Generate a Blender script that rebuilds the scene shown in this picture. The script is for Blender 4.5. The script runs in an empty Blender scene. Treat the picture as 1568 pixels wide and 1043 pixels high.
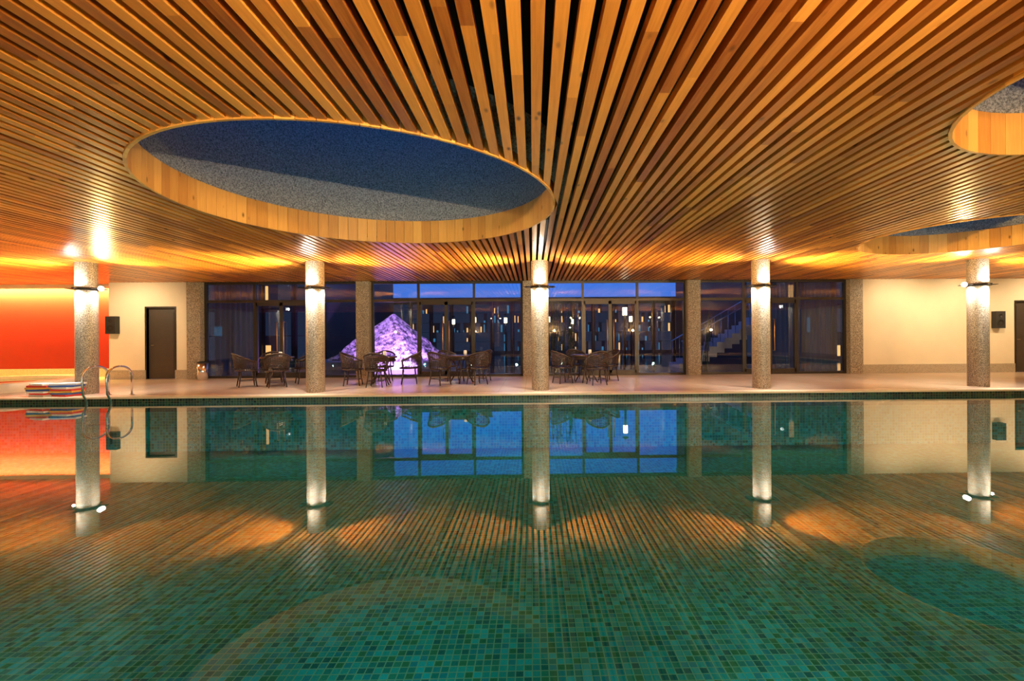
import bpy, math, random
from mathutils import Vector, Matrix, noise
random.seed(7)
S = bpy.context.scene
COL = S.collection
G=1.0
# ------------------------------------------------------------------ helpers
class MB:
    def __init__(s):
        s.v=[]; s.f=[]; s.t=[]; s.m=[]; s.sm=[]
    def add(s, vs, fs, tint=0.5, mi=0, smooth=False):
        o=len(s.v); s.v+= [tuple(p) for p in vs]
        for f in fs:
            s.f.append([i+o for i in f]); s.t.append(tint); s.m.append(mi); s.sm.append(smooth)
    def box(s,x0,x1,y0,y1,z0,z1,tint=0.5,mi=0):
        s.add([(x0,y0,z0),(x1,y0,z0),(x1,y1,z0),(x0,y1,z0),(x0,y0,z1),(x1,y0,z1),(x1,y1,z1),(x0,y1,z1)],
              [(3,2,1,0),(4,5,6,7),(0,1,5,4),(1,2,6,5),(2,3,7,6),(3,0,4,7)],tint,mi)
    def lathe(s,prof,cx=0,cy=0,n=32,tint=0.5,mi=0,smooth=True,a0=0,a1=2*math.pi):
        full=abs(a1-a0-2*math.pi)<1e-6
        k=n if full else n+1
        vs=[]
        for i in range(k):
            a=a0+(a1-a0)*i/n
            for r,z in prof: vs.append((cx+r*math.cos(a),cy+r*math.sin(a),z))
        fs=[]; p=len(prof)
        for i in range(n):
            j=(i+1)%k
            for q in range(p-1):
                fs.append((i*p+q,j*p+q,j*p+q+1,i*p+q+1))
        s.add(vs,fs,tint,mi,smooth)
    def tube(s,pts,r,n=8,tint=0.5,mi=0,cap=True):
        pts=[Vector(p) for p in pts]; vs=[]; fs=[]
        up=None
        for i,p in enumerate(pts):
            d=(pts[min(i+1,len(pts)-1)]-pts[max(i-1,0)]).normalized()
            if up is None:
                up=Vector((0,0,1)) if abs(d.z)<.9 else Vector((1,0,0))
            a=d.cross(up).normalized(); b=a.cross(d).normalized(); up=b
            rr=r[i] if isinstance(r,(list,tuple)) else r
            for k in range(n):
                t=2*math.pi*k/n
                vs.append(p+a*math.cos(t)*rr+b*math.sin(t)*rr)
        for i in range(len(pts)-1):
            for k in range(n):
                k2=(k+1)%n
                fs.append((i*n+k,i*n+k2,(i+1)*n+k2,(i+1)*n+k))
        if cap:
            fs.append(tuple(range(n-1,-1,-1))); fs.append(tuple(range((len(pts)-1)*n,len(pts)*n)))
        s.add(vs,fs,tint,mi,True)
    def mesh(s,name,mats):
        me=bpy.data.meshes.new(name); me.from_pydata(s.v,[],s.f); 
        for m in mats: me.materials.append(m)
        at=me.attributes.new('tint','FLOAT','FACE'); at.data.foreach_set('value',s.t)
        me.polygons.foreach_set('material_index',s.m)
        me.polygons.foreach_set('use_smooth',s.sm)
        me.update(); return me
    def obj(s,name,mats,parent=None,loc=(0,0,0),rot=(0,0,0)):
        if not isinstance(mats,(list,tuple)): mats=[mats]
        o=bpy.data.objects.new(name,s.mesh(name,mats)); COL.objects.link(o)
        o.location=loc; o.rotation_euler=rot
        if parent: o.parent=parent
        return o
def inst(name,me,loc,rotz=0,parent=None):
    o=bpy.data.objects.new(name,me); COL.objects.link(o); o.location=loc; o.rotation_euler=(0,0,rotz)
    if parent:o.parent=parent
    return o
def empty(name,loc=(0,0,0)):
    o=bpy.data.objects.new(name,None); COL.objects.link(o); o.location=loc; o.empty_display_size=.2; return o

def light(kind,name,loc,energy,color,parent=None,size=.05,direction=None,cone=150,blend=.6,sy=None):
    L=bpy.data.lights.new(name,kind); L.energy=energy*G; L.color=color
    if kind=='AREA':
        L.size=size
        if sy: L.shape='RECTANGLE'; L.size_y=sy
    else: L.shadow_soft_size=size
    if kind=='SPOT': L.spot_size=math.radians(cone); L.spot_blend=blend
    o=bpy.data.objects.new(name,L); COL.objects.link(o); o.location=loc
    if direction is not None: o.rotation_euler=Vector(direction).to_track_quat('-Z','Y').to_euler()
    if parent:o.parent=parent
    return o

# ------------------------------------------------------------------ materials
class NT:
    def __init__(s,name):
        s.m=bpy.data.materials.new(name); s.m.use_nodes=True; s.t=s.m.node_tree; s.t.nodes.clear()
        s.out=s.n('ShaderNodeOutputMaterial')
    def n(s,k,**kw):
        x=s.t.nodes.new(k)
        for a,b in kw.items(): setattr(x,a,b)
        return x
    def l(s,a,b): s.t.links.new(a,b)
    def math(s,op,a,b=None,c=None):
        x=s.n('ShaderNodeMath',operation=op)
        for i,v in enumerate((a,b,c)):
            if v is None: continue
            if hasattr(v,'is_linked'): s.l(v,x.inputs[i])
            else: x.inputs[i].default_value=v
        return x.outputs[0]
    def ramp(s,fac,stops,interp='LINEAR'):
        x=s.n('ShaderNodeValToRGB'); cr=x.color_ramp; cr.interpolation=interp
        while len(cr.elements)<len(stops): cr.elements.new(.5)
        for e,(p,c) in zip(cr.elements,stops): e.position=p; e.color=(*c,1)
        s.l(fac,x.inputs[0]); return x.outputs[0]
    def mix(s,fac,a,b,mode='MIX'):
        x=s.n('ShaderNodeMix',data_type='RGBA',blend_type=mode)
        for i,v in ((0,fac),(6,a),(7,b)):
            if hasattr(v,'is_linked'): s.l(v,x.inputs[i])
            elif i==0: x.inputs[0].default_value=v
            else: x.inputs[i].default_value=(*v,1)
        return x.outputs[2]
    def coord(s,scale=(1,1,1),which='Object',loc=(0,0,0)):
        tc=s.n('ShaderNodeTexCoord'); mp=s.n('ShaderNodeMapping'); mp.inputs['Scale'].default_value=scale
        mp.inputs['Location'].default_value=loc
        s.l(tc.outputs[which],mp.inputs[0]); return mp.outputs[0]
    def noise(s,vec,scale,detail=3,rough=.5):
        x=s.n('ShaderNodeTexNoise'); x.inputs['Scale'].default_value=scale; x.inputs['Detail'].default_value=detail
        x.inputs['Roughness'].default_value=rough; s.l(vec,x.inputs['Vector']); return x.outputs['Fac']
    def bsdf(s,color=(.5,.5,.5),rough=.5,metal=0,spec=.5,bump=None,bs=.1,bd=.01,coat=0,trans=0,ior=None):
        p=s.n('ShaderNodeBsdfPrincipled')
        for k,v in (('Base Color',color),('Roughness',rough)):
            if hasattr(v,'is_linked'): s.l(v,p.inputs[k])
            else: p.inputs[k].default_value=(*v,1) if k=='Base Color' else v
        p.inputs['Metallic'].default_value=metal; p.inputs['Specular IOR Level'].default_value=spec
        p.inputs['Coat Weight'].default_value=coat; p.inputs['Coat Roughness'].default_value=.15
        if ior:p.inputs['IOR'].default_value=ior
        if bump is not None:
            b=s.n('ShaderNodeBump'); b.inputs['Strength'].default_value=bs; b.inputs['Distance'].default_value=bd
            s.l(bump,b.inputs['Height']); s.l(b.outputs[0],p.inputs['Normal'])
        s.l(p.outputs[0],s.out.inputs[0]); return p

def plain(name,c,rough=.5,metal=0,spec=.5,var=.08,scale=6):
    t=NT(name); f=t.noise(t.coord(),scale,4)
    col=t.ramp(f,[(.3,tuple(x*(1-var) for x in c)),(.7,tuple(min(1,x*(1+var)) for x in c))])
    t.bsdf(col,rough,metal,spec); return t.m
def emis(name,c,st):
    t=NT(name); e=t.n('ShaderNodeEmission'); e.inputs[0].default_value=(*c,1); e.inputs[1].default_value=st
    t.l(e.outputs[0],t.out.inputs[0]); return t.m

def wood(name,dark,light_,axis='y',rough=.33,knots=True,spec=.5):
    t=NT(name)
    sc={'y':(1,.05,1),'z':(1,1,.06)}[axis]
    a=t.n('ShaderNodeAttribute',attribute_name='tint')
    tc=t.n('ShaderNodeTexCoord'); mp=t.n('ShaderNodeMapping'); mp.inputs['Scale'].default_value=sc
    t.l(tc.outputs['Object'],mp.inputs[0])
    off=t.n('ShaderNodeVectorMath',operation='ADD'); t.l(mp.outputs[0],off.inputs[0])
    cmb=t.n('ShaderNodeCombineXYZ'); t.l(t.math('MULTIPLY',a.outputs['Fac'],37.),cmb.inputs[0]); t.l(t.math('MULTIPLY',a.outputs['Fac'],11.),cmb.inputs[1])
    t.l(cmb.outputs[0],off.inputs[1])
    g=t.noise(off.outputs[0],55,5,.6)
    g2=t.noise(off.outputs[0],9,2,.5)
    v=t.math('ADD',t.math('MULTIPLY',a.outputs['Fac'],.55),t.math('ADD',t.math('MULTIPLY',g,.45),t.math('MULTIPLY',g2,.25)))
    mid=tuple((x+y)/2 for x,y in zip(dark,light_))
    col=t.ramp(v,[(.25,dark),(.6,mid),(.95,light_)])
    if knots:
        mp2=t.n('ShaderNodeMapping'); mp2.inputs['Scale'].default_value={'y':(1,.45,1),'z':(1,1,.5)}[axis]; t.l(tc.outputs['Object'],mp2.inputs[0])
        vo=t.n('ShaderNodeTexVoronoi'); vo.inputs['Scale'].default_value=5.5; t.l(mp2.outputs[0],vo.inputs['Vector'])
        k=t.ramp(vo.outputs['Distance'],[(.04,(1,1,1)),(.13,(0,0,0))])
        col=t.mix(k,col,tuple(x*.35 for x in dark))
    t.bsdf(col,rough,0,spec,bump=g,bs=.15,bd=.003); return t.m

M_slat=wood('slat_wood',(.22,.045,.005),(.88,.37,.055),'y',.28,spec=.6)
M_ring=wood('ring_wood',(.50,.19,.028),(.88,.45,.10),'z',.4)
M_black=plain('ceiling_void_black',(.003,.0025,.0025),.9)
def stucco():
    t=NT('stucco_grey'); c=t.coord(); n=t.noise(c,45,3,.8)
    col=t.ramp(n,[(.38,(.11,.11,.105)),(.62,(.46,.45,.42))])
    t.bsdf(col,.95,bump=n,bs=.6,bd=.02); return t.m
M_stucco=stucco()
def granite(name,a,b,c2,sc=110,rough=.45):
    t=NT(name); c=t.coord(); n=t.noise(c,sc,3,.8)
    v=t.n('ShaderNodeTexVoronoi'); v.inputs['Scale'].default_value=sc*.8; t.l(c,v.inputs['Vector'])
    col=t.ramp(n,[(.38,a),(.5,b),(.62,c2)])
    sp=t.ramp(v.outputs['Distance'],[(.12,(.15,.13,.11)),(.3,(1,1,1))])
    col=t.mix(.6,col,sp,'MULTIPLY')
    t.bsdf(col,rough,bump=n,bs=.15,bd=.004); return t.m
M_gran=granite('granite_column',(.05,.038,.026),(.27,.22,.16),(.58,.51,.40),60)
M_base=granite('granite_baseboard',(.30,.25,.19),(.42,.36,.27),(.52,.45,.35),50)
M_cream=plain('cream_plaster',(.78,.68,.50),.7,var=.03,scale=2)
M_dwall=plain('front_wall_darkened',(.10,.07,.045),.6)  # unseen front wall, darkened to weaken its reflection in the window glass
M_red=plain('red_plaster',(.26,.011,.007),.6,spec=.25,var=.06,scale=1.5)
M_doorm=plain('dark_door',(.055,.04,.03),.45)
M_frame=plain('bronze_aluminium_frame',(.05,.042,.036),.35,metal=.6)
M_brass=plain('brass_handle',(.75,.45,.18),.3,metal=1)
M_chrome=plain('stainless_steel',(.75,.74,.72),.15,metal=1,var=.02)
M_dmetal=plain('dark_lamp_metal',(.04,.035,.03),.4,metal=.7)
M_speaker=plain('speaker_black',(.02,.018,.017),.6)
M_led=emis('lamp_lens',(1,.93,.8),7)

def mosaic(name,size,tiles,grout,gw=.12,rough=.25,spec=.5,bs=0):
    t=NT(name); tc=t.n('ShaderNodeTexCoord'); sp=t.n('ShaderNodeSeparateXYZ'); t.l(tc.outputs['Object'],sp.inputs[0])
    ids=[];masks=[]
    for i in range(3):
        v=t.math('DIVIDE',t.math('ADD',sp.outputs[i],size*.31),size)
        ids.append(t.math('FLOOR',v)); fr=t.math('FRACT',v)
        d=t.math('MINIMUM',fr,t.math('SUBTRACT',1.,fr)); masks.append(d)
    geo=t.n('ShaderNodeNewGeometry'); gs=t.n('ShaderNodeSeparateXYZ'); t.l(geo.outputs['Normal'],gs.inputs[0])
    for i in range(3):
        flat=t.math('GREATER_THAN',t.math('ABSOLUTE',gs.outputs[i]),.7)
        masks[i]=t.math('ADD',masks[i],flat)
        ids[i]=t.math('MULTIPLY',ids[i],t.math('SUBTRACT',1.,flat))
    d=t.math('MINIMUM',t.math('MINIMUM',masks[0],masks[1]),masks[2])
    g=t.math('GREATER_THAN',d,gw/2)
    cb=t.n('ShaderNodeCombineXYZ')
    for i in range(3): t.l(ids[i],cb.inputs[i])
    wn=t.n('ShaderNodeTexWhiteNoise',noise_dimensions='3D'); t.l(cb.outputs[0],wn.inputs['Vector'])
    n=len(tiles); col=t.ramp(wn.outputs['Value'],[(i/n,c) for i,c in enumerate(tiles)],'CONSTANT')
    col=t.mix(g,grout,col)
    t.bsdf(col,rough,spec=spec,bump=g if bs>0 else None,bs=bs,bd=.003); return t.m
M_pool=mosaic('pool_mosaic_green',.06,[(.002,.15,.13),(.003,.22,.21),(.002,.10,.09),(.004,.28,.30),(.006,.16,.11),(.002,.17,.20),(.004,.24,.23),(.012,.13,.06)],(.13,.27,.17),.14,rough=.5,spec=.08)
M_band=mosaic('pool_band_mosaic',.06,[(.006,.03,.02),(.01,.05,.035),(.02,.07,.03),(.004,.02,.02)],(.12,.13,.08),.14)
M_deck=mosaic('deck_stone_tiles',.6,[(.62,.46,.33),(.60,.44,.31),(.64,.48,.35)],(.42,.31,.2),.02,.22)
M_court=mosaic('courtyard_paving',.8,[(.06,.06,.065),(.07,.07,.075),(.05,.05,.055)],(.03,.03,.03),.02,.08)

def water(name,tint,bs=.003):
    t=NT(name); c=t.coord((1,1,1)); n=t.noise(c,2.2,2,.5)
    b=t.n('ShaderNodeBump'); b.inputs['Strength'].default_value=bs; b.inputs['Distance'].default_value=.01; t.l(n,b.inputs['Height'])
    lw=t.n('ShaderNodeLayerWeight'); lw.inputs['Blend'].default_value=.5
    f=t.math('ADD',.02,t.math('MULTIPLY',.98,t.math('POWER',lw.outputs['Facing'],4.4)))
    tr=t.n('ShaderNodeBsdfTransparent'); tr.inputs[0].default_value=(*tint,1)
    gl=t.n('ShaderNodeBsdfGlossy'); gl.inputs['Roughness'].default_value=.008; gl.inputs['Color'].default_value=(1,1,1,1)
    t.l(b.outputs[0],gl.inputs['Normal'])
    mx=t.n('ShaderNodeMixShader'); t.l(f,mx.inputs[0]); t.l(tr.outputs[0],mx.inputs[1]); t.l(gl.outputs[0],mx.inputs[2])
    t.l(mx.outputs[0],t.out.inputs[0]); return t.m
M_water=water('pool_water',(.58,.94,.93))
def glass():
    t=NT('window_glass'); f=t.n('ShaderNodeFresnel'); f.inputs['IOR'].default_value=2.0
    tr=t.n('ShaderNodeBsdfTransparent'); tr.inputs[0].default_value=(.86,.92,.95,1)
    gl=t.n('ShaderNodeBsdfGlossy'); gl.inputs['Roughness'].default_value=0.0; gl.inputs['Color'].default_value=(.8,.92,1,1)
    mx=t.n('ShaderNodeMixShader'); t.l(f.outputs[0],mx.inputs[0]); t.l(tr.outputs[0],mx.inputs[1]); t.l(gl.outputs[0],mx.inputs[2])
    t.l(mx.outputs[0],t.out.inputs[0]); return t.m
M_glass=glass()
def curtain_m():
    t=NT('sheer_curtain'); tr=t.n('ShaderNodeBsdfTransparent'); d=t.n('ShaderNodeBsdfDiffuse'); d.inputs[0].default_value=(.09,.12,.17,1)
    tl=t.n('ShaderNodeBsdfTranslucent'); tl.inputs[0].default_value=(.2,.25,.4,1)
    m1=t.n('ShaderNodeMixShader'); m1.inputs[0].default_value=.5; t.l(d.outputs[0],m1.inputs[1]); t.l(tl.outputs[0],m1.inputs[2])
    m2=t.n('ShaderNodeMixShader'); m2.inputs[0].default_value=.7; t.l(tr.outputs[0],m2.inputs[1]); t.l(m1.outputs[0],m2.inputs[2])
    t.l(m2.outputs[0],t.out.inputs[0]); return t.m
M_curtain=curtain_m()
M_rattan=plain('dark_rattan',(.03,.014,.008),.4,var=.4,scale=60)
M_tabletop=plain('dark_table_top',(.06,.03,.018),.2,var=.3,scale=20)

# ------------------------------------------------------------------ dimensions
H=3.0; YW=14.4; XL=-19.; XR=19.; YB=-3.
WZ=-0.10
PX0,PX1,PY0,PY1=-13.6,14.5,.9,9.86
CIRC=[(-2.12,6.08,2.40),(8.0,8.15,1.72),(4.65,3.07,1.3)]

# ------------------------------------------------------------------ floor with pool cut-out
b=MB()
def slabf(x0,x1,y0,y1): b.box(x0,x1,y0,y1,-.35,0)
slabf(XL,PX0,YB,15.6); slabf(PX1,XR,YB,15.6); slabf(PX0,PX1,YB,PY0); slabf(PX0,PX1,PY1,15.6)
floor=b.obj('floor',M_deck)
b=MB()
for x0,x1,y0,y1 in ((PX0-.32,PX1+.32,PY1-.03,PY1+.30),(PX0-.32,PX1+.32,PY0-.3,PY0+.03),(PX0-.32,PX0+.03,PY0+.03,PY1-.03),(PX1-.03,PX1+.32,PY0+.03,PY1-.03)):
    b.box(x0,x1,y0,y1,-.018,.014)
M_coping=plain('coping_stone',(.85,.70,.50),.35,var=.06)
b.obj('trim_1',M_coping)
# pool shell
D=-1.15
pool=empty('swimming_pool')
b=MB()
b.add([(PX0,PY0,D),(PX1,PY0,D),(PX1,PY1,D),(PX0,PY1,D)],[(0,1,2,3)])
b.add([(PX0,PY1,D),(PX1,PY1,D),(PX1,PY1,0),(PX0,PY1,0)],[(0,1,2,3)])
b.add([(PX0,PY0,D),(PX1,PY0,D),(PX1,PY0,0),(PX0,PY0,0)],[(3,2,1,0)])
b.add([(PX0,PY0,D),(PX0,PY1,D),(PX0,PY1,0),(PX0,PY0,0)],[(0,1,2,3)])
b.add([(PX1,PY0,D),(PX1,PY1,D),(PX1,PY1,0),(PX1,PY0,0)],[(3,2,1,0)])
for v in range(len(b.v)):
    x,y,z=b.v[v]
    if y==PY1: b.v[v]=(x,PY1-.004,z)
b.obj('basin_tiles',M_pool,pool)
b=MB(); b.box(PX0,PX1,PY1-.012,PY1-.005,-.30,-.018); b.box(PX0+.005,PX0+.012,PY0,PY1,-.3,-.018); b.box(PX1-.012,PX1-.005,PY0,PY1,-.3,-.018)
b.obj('waterline_band',M_band,pool)
b=MB(); b.add([(PX0,PY0,WZ),(PX1,PY0,WZ),(PX1,PY1,WZ),(PX0,PY1,WZ)],[(0,1,2,3)])
b.obj('water_surface',M_water,pool)
# added fill lamps in the near pool wall, out of view, to brighten the tiles
for i in range(10):
    x=-12.2+i*2.8
    b=MB(); b.lathe([(0,.0),(.09,0),(.12,.02),(.13,.0)],n=20)
    b.obj('added_pool_lamp_%d'%i,M_chrome,pool,(x,PY0+.002,-.5),(-math.pi/2,0,0))
    light('SPOT','added_pool_light',(x,PY0+.06,-.5),115,(.50,1,.98),pool,.06,(0,1,-.16),160,.9)
    light('SPOT','added_pool_beam',(x,PY0+.07,-.45),150,(.50,1,.97),pool,.06,(0,1,-.07),50,1)

# ------------------------------------------------------------------ ceiling slab + slats
def slab_with_holes(name,x0,x1,y0,y1,z0,z1,holes,mat,parent=None):
    cu=bpy.data.curves.new(name,'CURVE'); cu.dimensions='2D'; cu.fill_mode='BOTH'; cu.extrude=(z1-z0)/2
    def sp(pts):
        s=cu.splines.new('POLY'); s.points.add(len(pts)-1)
        for p,q in zip(s.points,pts): p.co=(q[0],q[1],0,1)
        s.use_cyclic_u=True
    sp([(x0,y0),(x1,y0),(x1,y1),(x0,y1)])
    for cx,cy,r in holes: sp([(cx+r*math.cos(2*math.pi*i/96),cy+r*math.sin(2*math.pi*i/96)) for i in range(96)])
    tmp=bpy.data.objects.new('tmp',cu); COL.objects.link(tmp)
    dg=bpy.context.evaluated_depsgraph_get(); me=bpy.data.meshes.new_from_object(tmp.evaluated_get(dg))
    bpy.data.objects.remove(tmp)
    for v in me.vertices: v.co.z+=(z0+z1)/2
    me.materials.clear(); me.materials.append(mat)
    o=bpy.data.objects.new(name,me); COL.objects.link(o)
    if parent:o.parent=parent
    return o
ceil=slab_with_holes('ceiling',XL-.2,XR+.2,YB-.2,16.,3.42,3.6,[(c[0],c[1],c[2]+.1) for c in CIRC],M_black)
b=MB()
P=.132; W=.078
n0=int(XL/P)
for k in range(n0,int(XR/P)):
    xa=k*P; xb=xa+W
    ya,ye=YB,15.38 if xa<-13.1 else YW-.02
    segs=[((ya,ya),(ye,ye))]
    for cx,cy,r in CIRC:
        R=r+.03
        ha=math.sqrt(R*R-(xa-cx)**2) if abs(xa-cx)<R else None
        hb=math.sqrt(R*R-(xb-cx)**2) if abs(xb-cx)<R else None
        if ha is None and hb is None: continue
        ha=ha or 0; hb=hb or 0
        ns=[]
        for s0,s1 in segs:
            if s0[0]<cy<s1[0]:
                ns.append((s0,(cy-ha,cy-hb))); ns.append(((cy+ha,cy+hb),s1))
            else: ns.append((s0,s1))
        segs=ns
    for s0,s1 in segs:
        cuts=[]; y=ya-random.random()*3
        while y<ye:
            y+=random.uniform(1.8,3.6)
            if max(s0)+.2<y<min(s1)-.2: cuts.append((y,y))
        pts=[s0]+cuts+[s1]
        for p,q in zip(pts,pts[1:]):
            t=random.random(); z0=H; z1=H+.075
            vs=[(xa,p[0],z0),(xb,p[1],z0),(xb,q[1],z0),(xa,q[0],z0),(xa,p[0],z1),(xb,p[1],z1),(xb,q[1],z1),(xa,q[0],z1)]
            b.add(vs,[(3,2,1,0),(4,5,6,7),(0,1,5,4),(1,2,6,5),(2,3,7,6),(3,0,4,7)],t)
b.obj('wood_slats',M_slat,ceil)
# skylights
for cx,cy,r in CIRC:
    sk=empty('skylight',(cx,cy,H))
    b=MB(); n=max(24,int(2*math.pi*r/.16))
    for i in range(n):
        a0=2*math.pi*i/n; a1=2*math.pi*(i+1)/n-.002; t=random.random()
        q=[]
        for a in (a0,a1):
            for rr in (r,r+.028):
                for z in (-.012,.39): q.append((rr*math.cos(a),rr*math.sin(a),z))
        b.add(q,[(0,1,5,4),(2,6,7,3),(0,4,6,2),(1,3,7,5),(0,2,3,1),(4,5,7,6)],t)
    b.obj('wood_ring',M_ring,sk)
    b=MB(); hi=2.30 if r>2 else 1.6
    b.lathe([(r+.05,.10),(r+.05,hi),(r+.25,hi),(r+.25,.10),(r+.05,.10)],n=96)
    b.obj('stucco_well',M_stucco,sk)

# ------------------------------------------------------------------ walls
def wall(name,x0,x1,y0,y1,z0=0,z1=3.42,mat=M_cream):
    b=MB(); b.box(x0,x1,y0,y1,z0,z1); return b.obj(name,mat)
wall('wall_left',XL-.2,XL,YB,15.6)
wall('wall_right',XR,XR+.2,YB,15.6)
wall('wall_front',XL-.2,XR+.2,YB-.2,YB,mat=M_dwall)
wall('wall_back_red',XL,-13.13,15.4,15.6,mat=M_red)
wall('wall_back_return',-13.13,-13.0,YW+.2,15.6)
def holewall(name,x0,x1,y0,y1,dx0,dx1,dz):
    b=MB(); b.box(x0,dx0,y0,y1,0,3.42); b.box(dx1,x1,y0,y1,0,3.42); b.box(dx0,dx1,y0,y1,dz,3.42); return b.obj(name,M_cream)
holewall('wall_back_left',-13.13,-10.66,YW,YW+.2,-11.98,-11.12,2.2)
holewall('wall_back_right',10.44,XR,YW,YW+.2,15.5,16.5,2.25)
wall('wall_back_lintel',-10.66,10.44,YW,YW+.25,3.0,3.42,M_frame)
def base(name,x0,x1,y): 
    b=MB(); b.box(x0,x1,y-.025,y,0,.28); return b.obj(name,M_base)
base('baseboard_left_a',-13.13,-12.0,YW); base('baseboard_left_b',-11.1,-10.66,YW)
base('baseboard_right_a',10.44,15.45,YW); base('baseboard_right_b',16.55,XR,YW); base('baseboard_red',XL,-13.13,15.4)
def door(name,x0,x1,z):
    r=empty(name,(x0,YW+.08,0)); w=x1-x0
    b=MB(); b.box(0,w,0,.05,.01,z); b.box(.1,w-.1,-.006,0,.15,1.0,mi=0); b.box(.1,w-.1,-.006,0,1.15,z-.12)
    b.obj('leaf',M_doorm,r)
    b=MB(); b.box(-.05,0,-.09,.06,0,z+.05); b.box(w,w+.05,-.09,.06,0,z+.05); b.box(0,w,-.09,.06,z,z+.05); b.obj('frame',M_frame,r)
    b=MB(); b.tube([(.08,0,1.05),(.08,-.06,1.05),(.2,-.06,1.05)],.01); b.obj('handle',M_chrome,r)
door('door_1',-11.98,-11.12,2.2); door('door_2',15.5,16.5,2.25)
for x,z in ((-12.95,1.68),(14.85,1.68)):
    r=empty('wall_speaker',(x,YW,z))
    b=MB(); b.box(-.15,.15,-.16,0,-.27,.27); b.obj('cabinet',M_speaker,r)
    b=MB(); 
    for zz,rr in ((-.1,.1),(.13,.05)):
        vs=[(rr*math.cos(a*math.pi/12),-.166,zz+rr*math.sin(a*math.pi/12)) for a in range(24)]+[(0,-.155,zz)]
        b.add(vs,[(i,(i+1)%24,24) for i in range(24)])
    b.obj('cones',M_dmetal,r)
for i,x in enumerate((-10.45,-5.27,-.1,5.07,10.23)):
    b=MB(); b.box(x-.205,x+.205,YW-.14,YW+.2,0,2.99); b.obj('trim_%d'%(i+3),M_gran)
b=MB(); b.box(XL,-13.13,14.86,14.92,2.88,3.0); b.obj('trim_2',M_cream)

# windows
bays=[(-10.24,-8.70,-7.05,-5.48),(-5.06,-3.6,-1.85,-.31),(.11,1.59,3.33,4.86),(5.28,6.72,8.45,10.02)]
for i,(x0,x1,x2,x3) in enumerate(bays):
    r=empty('window_%d'%(i+1),(0,YW+.05,0))
    b=MB()
    for x in (x0+.03,x1,x2,x3-.03): b.box(x-.035,x+.035,0,.09,0,2.995)
    for z0,z1 in ((0,.07),(2.36,2.44),(2.93,2.995)): b.box(x0,x3,.002,.088,z0,z1)
    xm=(x1+x2)/2
    b.box(xm-.05,xm+.05,.01,.08,.05,2.36)
    for s in (x1+.035,x2-.035-.05): b.box(s,s+.05,.01,.08,.05,2.36)
    b.box(x1,x2,.01,.08,.05,.17); b.box(x1,x2,.01,.08,2.26,2.36)
    b.obj('frame',M_frame,r)
    b=MB()
    for a,c in ((x0,x1),(x1,x2),(x2,x3)):
        for z0,z1 in ((.05,2.4),(2.4,2.97)):
            b.add([(a+.03,.045,z0),(c-.03,.045,z0),(c-.03,.045,z1),(a+.03,.045,z1)],[(0,1,2,3)])
    b.obj('glass_panes',M_glass,r)
    b=MB()
    for s in (-.1,.1):
        b.tube([(xm+s,.01,.75),(xm+s,-.05,.75),(xm+s,-.05,1.75),(xm+s,.01,1.75)],.016)
    b.obj('door_handles',M_brass,r)
def curtain(x0,x1,name='sheer_curtain'):
    b=MB(); n=int((x1-x0)/.02); vs=[]
    for i in range(n+1):
        x=x0+(x1-x0)*i/n; y=.05*math.sin(x*38)+.02*math.sin(x*17+1)
        vs+=[(x,y,.02),(x,y,2.95)]
    b.add(vs,[(2*i,2*i+2,2*i+3,2*i+1) for i in range(n)],smooth=True)
    b.box(x0,x1,-.02,.02,2.95,2.99)
    return b.obj(name,M_curtain,loc=(0,YW+.42,0))
curtain(-10.2,-8.8); curtain(7.7,10.0)

# ------------------------------------------------------------------ columns + lamps
WARM=(1,.58,.17); GOLD=(1,.68,.24); COOL=(1,.94,.84)
LZ=2.4
def column(x,y,near=False,side=False):
    r=empty('column',(x,y,0))
    b=MB(); b.lathe([(.2,0),(.2,3.0)],n=40); b.obj('shaft',M_gran,r)
    b=MB()
    b.lathe([(.2,LZ-.03),(.215,LZ-.03),(.215,LZ+.03),(.2,LZ+.03)],n=40)
    b.obj('lamp_band',M_dmetal,r)
    b=MB()
    for a0 in (-.55,math.pi-.55):
        b.lathe([(.215,LZ-.008),(.36,LZ-.004),(.36,LZ+.006),(.215,LZ+.008)],n=14,a0=a0,a1=a0+1.1)
    for a in (0,math.pi,-math.pi/2,math.pi/2):
        cx,cy=.30*math.cos(a),.30*math.sin(a)
        if abs(cy)>.1:
            b.box(cx-.012,cx+.012,min(cy,.2*cy/abs(cy)),max(cy,.2*cy/abs(cy)),LZ-.01,LZ+.01)
        b.lathe([(.0,LZ-.012),(.035,LZ-.012),(.042,LZ),(.035,LZ+.012),(0,LZ+.012)],cx,cy,n=16)
    b.obj('lamp_wings',M_dmetal,r)
    for sx in (-1,1):
        if near:
            light('SPOT','uplight',(sx*.30,0,LZ+.04),150*(2.0 if x>0 else .5),WARM,r,.03,(sx*.4,.5,1),165,.5)
        else:
            if side and sx*x>0: continue
            light('SPOT','graze',(sx*.33,0,LZ+.06),(680 if not side else 300),GOLD,r,.03,(sx*.93,-.12,.36),100,.9)
        if not side: light('SPOT','downlight',(sx*.32,0,LZ-.04),90,COOL,r,.03,(-sx*.5,0,-1),120,.7)
    if not near and not side:
        light('SPOT','uplight',(0,-.34,LZ+.04),85,COOL,r,.03,(0,.05,1),164,.4)
        light('SPOT','downlight',(0,-.34,LZ-.04),200,COOL,r,.03,(0,.6,-1),110,.8)
    return r
for x in (-10.23,-5.03,.17,5.37,10.57,): column(x,10.67)
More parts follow.
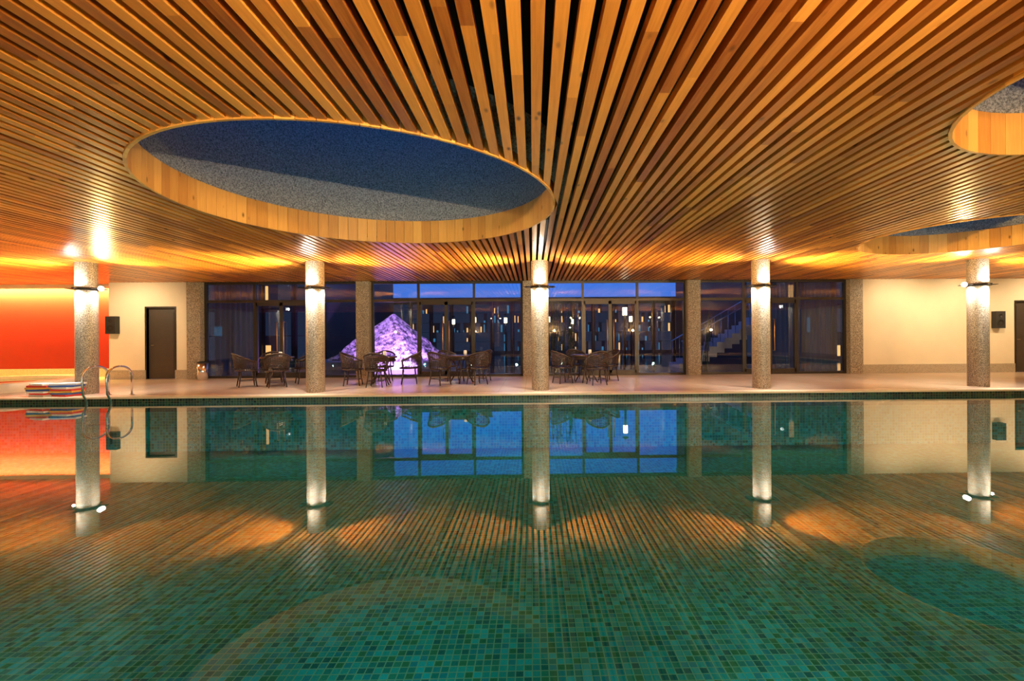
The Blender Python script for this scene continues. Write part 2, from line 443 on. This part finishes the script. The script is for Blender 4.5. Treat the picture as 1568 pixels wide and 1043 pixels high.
for x in (-7.6,-2.4,2.8,8.0): 
    c=column(x,-.9,True)
    if x==2.8 or x==8.0:
        b=MB(); b.tube([(-.2,0,1.75),(-.3,.03,1.75)],.02); b.tube([(-.24,-.02,1.74),(-.34,.10,1.79)],[.03,.05]); b.obj('accent_spot_housing',M_dmetal,c)
        light('SPOT','accent_spot',(-.36,.13,1.80),1400 if x==2.8 else 700,(1,.80,.55),c,.02,(-5.2,9.0,1.9) if x==2.8 else (-2.5,8,1.6),75,.7)
column(-15.43,10.67,side=True); column(15.77,10.67,side=True)
for x,s in ((-10.23,1),(10.57,-1)):
    r=empty('spot_lamp',(x+s*.2,10.62,2.40))
    b=MB(); b.tube([(0,0,0),(s*.12,0,0)],.015); b.tube([(s*.12,0,0),(s*.2,-.03,0)],[.03,.05]); b.obj('housing',M_dmetal,r)
    b=MB(); b.lathe([(0,-.06),(.042,-.042),(.06,0),(.042,.042),(0,.06)],s*.22,-.05,n=16); b.obj('bulb',M_led,r)
    light('POINT','bulb_light',(s*.24,-.13,0),4,COOL,r,.05)
# added fill lamps on the unseen camera-side wall, brightening ceiling and wells
for x,e_ in ((-15,40),(-9.5,60),(-4,100),(1.5,330),(7,560),(12.5,360)):
    r=empty('added_fill_lamp',(x,YB,1.5))
    b=MB(); b.box(-.06,.06,0,.04,-.12,.12); b.lathe([(.0,-.1),(.07,-.06),(.1,.04),(.09,.04),(.06,-.05),(0,-.08)],0,.14,n=20); b.obj('fixture',M_brass,r)
    light('POINT','added_fill_light',(0,.16,.12),e_,(1,.64,.28),r,.06)

light('AREA','cove_light',(-16.1,15.10,2.97),820,(1,.74,.18),None,5.6,(0,.9,-1),sy=.06)
for x in (11.6,13.6,16.,-12.2):
    light('SPOT','wall_washer',(x,12.7,2.93),165,(1,.76,.45),None,.06,(0,.8,-.8),120,.9)
for x in (-8,-2.7,2.5,7.7):
    light('SPOT','downlight_ceiling',(x,12.6,2.96),160,(1,.75,.52),None,.06,(0,0,-1),120,.8)

# ------------------------------------------------------------------ hot tub
r=empty('hot_tub',(-13.75,11.9,0))
b=MB(); b.lathe([(1.75,0),(1.75,.2),(1.72,.23),(1.42,.23),(1.40,.2),(1.40,.03),(0,.03)],n=64); b.obj('rim',M_coping,r)
b=MB(); b.lathe([(0,.16),(1.405,.16)],n=64); b.obj('water',M_water,r)
b=MB(); b.lathe([(1.398,.031),(1.398,.15)],n=64); b.lathe([(0,.04),(1.39,.04)],n=64); b.obj('tiles',M_pool,r)
light('SPOT','tub_downlight',(0,0,2.93),260,(1,.58,.20),r,.06,(0,0,-1),70,.8)

cl=[(.75,.05,.04),(.9,.88,.82),(.05,.12,.45),(.85,.5,.08)]
r=empty('kickboard_stack',(-10.5,10.22,.014))
mats=[plain('foam_%d'%i,c,.6) for i,c in enumerate(cl)]
for i in range(14):
    b=MB(); w,l,h=.16,.26,.035; pts=[(-w,-l),(w,-l)]+[(w*math.cos(a*math.pi/10),l-.12+w*math.sin(a*math.pi/10)) for a in range(11)]
    n=len(pts); vs=[(x,y,0) for x,y in pts]+[(x,y,h) for x,y in pts]
    b.add(vs,[tuple(range(n-1,-1,-1)),tuple(range(n,2*n))]+[(k,(k+1)%n,n+(k+1)%n,n+k) for k in range(n)])
    b.obj('board_%d'%i,mats[[0,1,2,0,3,1,0,2,1,3,2,0,1,1][i]],r,(-.24 if i%2 else .24,random.uniform(-.04,.04),(i//2)*.04),(0,0,random.uniform(1.2,1.9)))

# ------------------------------------------------------------------ ladder
r=empty('pool_ladder',(-9.1,PY1,0))
for sx in (-.25,.25):
    pts=[(sx,.38,.0),(sx,.38,.45)]
    for k in range(1,12):
        a=math.pi*k/12; pts.append((sx,.08+.30*math.cos(a),.45+.22*math.sin(a)))
    pts+=[(sx,-.22,.45),(sx,-.20,.1),(sx,-.12,-.05),(sx,-.12,-.95)]
    b=MB(); b.tube(pts,.021,10); b.lathe([(0,.03),(.05,.03),(.05,.015),(0,.015)],sx,.38,n=16); b.obj('rail',M_chrome,r)
b=MB()
for z in (-.3,-.55,-.8): b.box(-.25,.25,-.16,-.08,z,z+.025)
b.obj('steps',M_chrome,r)

# ------------------------------------------------------------------ furniture
def chair_mesh():
    b=MB(); sr=.25
    b.lathe([(0,.40),(sr-.02,.40),(sr,.415),(sr,.435),(sr-.03,.45),(0,.445)],n=28)
    b.tube([(sr*1.02*math.cos(t*math.pi/16),sr*1.02*math.sin(t*math.pi/16),.42) for t in range(33)],.016)
    for a in (45,135,225,315):
        c,s=math.cos(math.radians(a)),math.sin(math.radians(a))
        b.tube([(c*.21,s*.21,.42),(c*.24,s*.24,.2),(c*.28,s*.28,.0)],[.018,.016,.013])
        b.tube([(c*.25,s*.25,.16),(-s*.25,c*.25,.16)],.009,6)
    def R(z): return .26+.05*(z-.42)/.42
    def top(a):
        k=abs(a-180)/130; return .86-.22*min(1,k*1.15)**1.5
    A=[50+260*i/26 for i in range(27)]
    b.tube([(R(top(a))*math.cos(math.radians(a)),R(top(a))*math.sin(math.radians(a)),top(a)) for a in A],.02)
    for a in A:
        ca,sa=math.cos(math.radians(a)),math.sin(math.radians(a))
        th=.017 if a in (A[0],A[-1]) else .007
        b.tube([(R(.42)*ca,R(.42)*sa,.42),(R(top(a))*ca,R(top(a))*sa,top(a))],th,6)
    for z in range(9):
        pts=[]
        for a in A[5:-5]:
            t=top(a); zz=t-.03-(t-.5)*z/9
            pts.append((R(zz)*math.cos(math.radians(a)),R(zz)*math.sin(math.radians(a)),zz))
        b.tube(pts,.010,5)
    return b.mesh('rattan_armchair',[M_rattan])
CH=chair_mesh()
def table_mesh():
    b=MB()
    b.lathe([(0,.70),(.40,.70),(.42,.71),(.42,.74),(.40,.75),(0,.75)],n=40,mi=1)
    b.lathe([(.36,.70),(.38,.62),(.36,.62),(.34,.70)],n=40)
    for a in range(4):
        t=math.pi/4+a*math.pi/2; c,s=math.cos(t),math.sin(t)
        b.tube([(c*.3,s*.3,.70),(c*.14,s*.14,.42),(c*.14,s*.14,.3),(c*.32,s*.32,0)],[.02,.018,.018,.018])
    b.lathe([(.13,.34),(.15,.36),(.13,.38),(.11,.36),(.13,.34)],n=20)
    return b.mesh('round_table',[M_rattan,M_tabletop])
TB=table_mesh()
M_white=plain('white_ceramic',(.8,.78,.72),.3)
def menu_mesh():
    b=MB(); b.lathe([(0,0),(.035,0),(.045,.03),(.045,.10),(.035,.13),(.03,.13),(.03,.1),(0,.1)],n=20); return b.mesh('candle_holder',[M_white])
MN=menu_mesh()
for gi,(gx,gy,n,ph) in enumerate([(-6.85,12.35,4,.5),(-4.05,12.25,4,.2),(-1.95,12.55,4,.75),(1.45,12.4,4,.35)]):
    inst('round_table',TB,(gx,gy,0),ph)
    inst('candle_holder',MN,(gx+.1,gy,.75))
    for k in range(n):
        a=ph+2*math.pi*k/n+random.uniform(-.12,.12); d=random.uniform(.66,.74)
        inst('rattan_armchair',CH,(gx+d*math.cos(a),gy+d*math.sin(a),0),a+math.pi+random.uniform(-.15,.15))
r=empty('waste_bin',(-9.95,13.95,0))
b=MB(); b.lathe([(0,0),(.13,0),(.15,.5),(.14,.5),(.13,.05),(0,.05)],n=24); b.obj('body',M_chrome,r)
b=MB(); b.lathe([(.15,.5),(.155,.53),(.10,.56),(.07,.54)],n=24); b.obj('lid',M_dmetal,r)

# ------------------------------------------------------------------ exterior courtyard
b=MB(); b.box(-40,40,15.6,60,-.35,-.05); b.box(-13,40,14.6,15.6,-.34,-.04); b.obj('ground',M_court)
def rock(name,loc,rx,ry,h,seed):
    t=NT(name+'_mat'); n=t.noise(t.coord(),6,5,.75); col=t.ramp(n,[(.42,(.06,.055,.07)),(.56,(.8,.75,.8))]); t.bsdf(col,.8,bump=n,bs=.8,bd=.08)
    b=MB(); N=48; L=18; vs=[]
    for j in range(L+1):
        f=j/L
        for i in range(N):
            a=2*math.pi*i/N
            m=1/max(abs(math.cos(a+.3)),abs(math.sin(a+.3)))
            rr=(1-f)*(.85*m)/1.1+.02
            nn=noise.noise(Vector((math.cos(a)*2+seed,math.sin(a)*2,f*4)))*.08+noise.noise(Vector((math.cos(a)*6+seed,math.sin(a)*6,f*10)))*.07
            rr*=1+nn
            vs.append((rx*rr*math.cos(a)+.06*rx*f,ry*rr*math.sin(a),h*f))
    fs=[(j*N+i,j*N+(i+1)%N,(j+1)*N+(i+1)%N,(j+1)*N+i) for j in range(L) for i in range(N)]
    fs.append(tuple(range(L*N,(L+1)*N)))
    b.add(vs,fs); return b.obj(name,t.m,loc=loc)
M_plinth=plain('pale_plinth',(.6,.58,.62),.5)
b=MB(); b.box(-9.6,-3.4,18.6,22.9,-.05,.25); b.obj('stone_plinth',M_plinth)
rock('stone_mound_sculpture',(-6.45,20.8,.25),2.7,1.7,2.05,3.1)
PUR=(.62,.27,1)
light('SPOT','purple_spot',(-5.0,17.2,.3),2300,PUR,None,.1,(-.3,1,.22),80,.6)
M_fac=plain('dark_facade',(.04,.042,.05),.6)
M_win=[emis('lit_window_teal',(.05,.22,.40),.8),emis('lit_window_warm',(1,.52,.18),1.2),emis('lit_window_dim',(.02,.035,.08),.6)]
def building(name,x0,x1,y0,y1,h,cols_,rows,lit,sub=1):
    r=empty(name,(0,0,-.05))
    b=MB(); b.box(x0,x1,y0,y1,0,h); b.box(x0-.05,x1+.05,y0-.5,y1,h,h+.25); b.obj('mass',M_fac,r)
    b=MB(); cw=(x1-x0)/cols_; rh=h/rows
    for i in range(cols_):
        for j in range(rows):
            for u in range(sub):
                for v in range(sub):
                    mi=0 if random.random()<lit*.22 else (1 if random.random()<lit*.13 else 2)
                    xx=x0+i*cw+cw*(.1+.8*u/sub); zz=j*rh+.2+(rh-.4)*v/sub
                    q=random.uniform(.15,.6) if mi<2 else .97; q2=random.uniform(.2,.9) if mi<2 else .97
                    b.box(xx,xx+cw*.8/sub*q,y0-.03,y0+.01,zz,zz+(rh-.4)/sub*q2,mi=mi)
    b.obj('lit_windows',M_win,r)
    b=MB()
    for i in range(cols_+1): b.box(x0+i*cw-.06,x0+i*cw+.06,y0-.2,y0,0,h)
    for j in range(1,rows): b.box(x0,x1,y0-.12,y0,j*rh-.08,j*rh+.02)
    b.obj('mullions',M_frame,r)
building('restaurant_building',-17.,17.,35,39,4.0,22,1,.8,5)
building('courtyard_wing_building',-26,-10.3,23,34,8.5,10,3,.25,2)
building('courtyard_wing_building',10.7,26,23,34,8.5,10,3,.25,2)
M_lan=emis('lantern_glow',(1,.8,.5),6)
for x,y in ((-8.6,18),(-3.3,26),(-1.6,27),(.9,26),(3.6,17.8),(5.6,26),(-5.,29),(2.6,30)):
    r=empty('garden_lamp',(x,y,-.05))
    b=MB(); b.tube([(0,0,0),(0,0,2.1)],.045,10); b.lathe([(.1,2.55),(.13,2.58),(0,2.66)],n=16); b.obj('post',M_dmetal,r)
    b=MB(); b.lathe([(.0,2.1),(.09,2.1),(.09,2.4),(0,2.4)],n=16); b.obj('lantern',M_lan,r)
r=empty('outdoor_staircase',(7.0,18.,-.05))
b=MB()
for i in range(14): b.box(i*.3-1.2,i*.3-.9,0,1.4,max(0,i*.17-.25),(i+1)*.17)
b.obj('steps',M_plinth,r)
b=MB()
for yy in (0.03,1.37):
    b.tube([(-1.1,yy,1.05),(3.0,yy,1.05+13.5*.17)],.025)
    for i in range(0,14): b.tube([(i*.3-1.05,yy,(i+1)*.17),(i*.3-1.05,yy,1.07+i*.17)],.012,6)
b.obj('railing',M_chrome,r)
M_leaf=plain('bamboo_leaf',(.03,.07,.02),.5,var=.4)
def bamboo(x,y,seed,n=16):
    rnd=random.Random(seed); b=MB()
    for i in range(n):
        a=rnd.random()*6.28; d=rnd.random()*.35; px,py=d*math.cos(a),d*math.sin(a); h=rnd.uniform(1.4,2.5)
        lx,ly=px+rnd.uniform(-.25,.25),py+rnd.uniform(-.25,.25)
        b.tube([(px,py,0),((px+lx)/2,(py+ly)/2,h/2),(lx,ly,h)],.01,5)
        for k in range(14):
            f=rnd.uniform(.25,1); c=Vector((px+(lx-px)*f,py+(ly-py)*f,h*f)); an=rnd.random()*6.28
            dr=Vector((math.cos(an),math.sin(an),rnd.uniform(-.6,.2)))*rnd.uniform(.15,.3); sd=Vector((-math.sin(an),math.cos(an),0))*.018
            b.add([c,c+dr*.4+sd,c+dr,c+dr*.4-sd],[(0,1,2,3)])
    return b.obj('bamboo_plant',M_leaf,loc=(x,y,-.05))
bamboo(.75,15.9,1,22); bamboo(1.35,16.2,2); bamboo(5.9,16,4,8)

# ------------------------------------------------------------------ world
w=bpy.data.worlds.new('dusk'); S.world=w; w.use_nodes=True; nt=w.node_tree; nt.nodes.clear()
o=nt.nodes.new('ShaderNodeOutputWorld'); bg=nt.nodes.new('ShaderNodeBackground'); tc=nt.nodes.new('ShaderNodeTexCoord')
sp=nt.nodes.new('ShaderNodeSeparateXYZ'); rp=nt.nodes.new('ShaderNodeValToRGB')
nt.links.new(tc.outputs['Generated'],sp.inputs[0]); nt.links.new(sp.outputs[2],rp.inputs[0]); nt.links.new(rp.outputs[0],bg.inputs[0]); nt.links.new(bg.outputs[0],o.inputs[0])
cr=rp.color_ramp; cr.elements[0].position=0; cr.elements[0].color=(.05,.12,.40,1); cr.elements[1].position=.70; cr.elements[1].color=(.002,.006,.035,1)
e=cr.elements.new(.2); e.color=(.03,.18,.80,1)
e=cr.elements.new(.45); e.color=(.02,.13,.55,1)
bg.inputs[1].default_value=1.2

# ------------------------------------------------------------------ camera
cam=bpy.data.cameras.new('camera'); co=bpy.data.objects.new('camera',cam); COL.objects.link(co)
cam.sensor_width=36; cam.lens=700/1568*36; cam.clip_start=.05
cam.shift_x=-(828-784)/1568; cam.shift_y=-(521.5-515)/1568
R=Matrix.Rotation(math.radians(-1.0),4,'Z')@Matrix.Rotation(math.radians(90),4,'X')@Matrix.Rotation(math.radians(-.38),4,'Z')
co.matrix_world=Matrix.Translation((0,0,1.25))@R
S.camera=co
S.view_settings.view_transform='Standard'
S.view_settings.exposure=.2
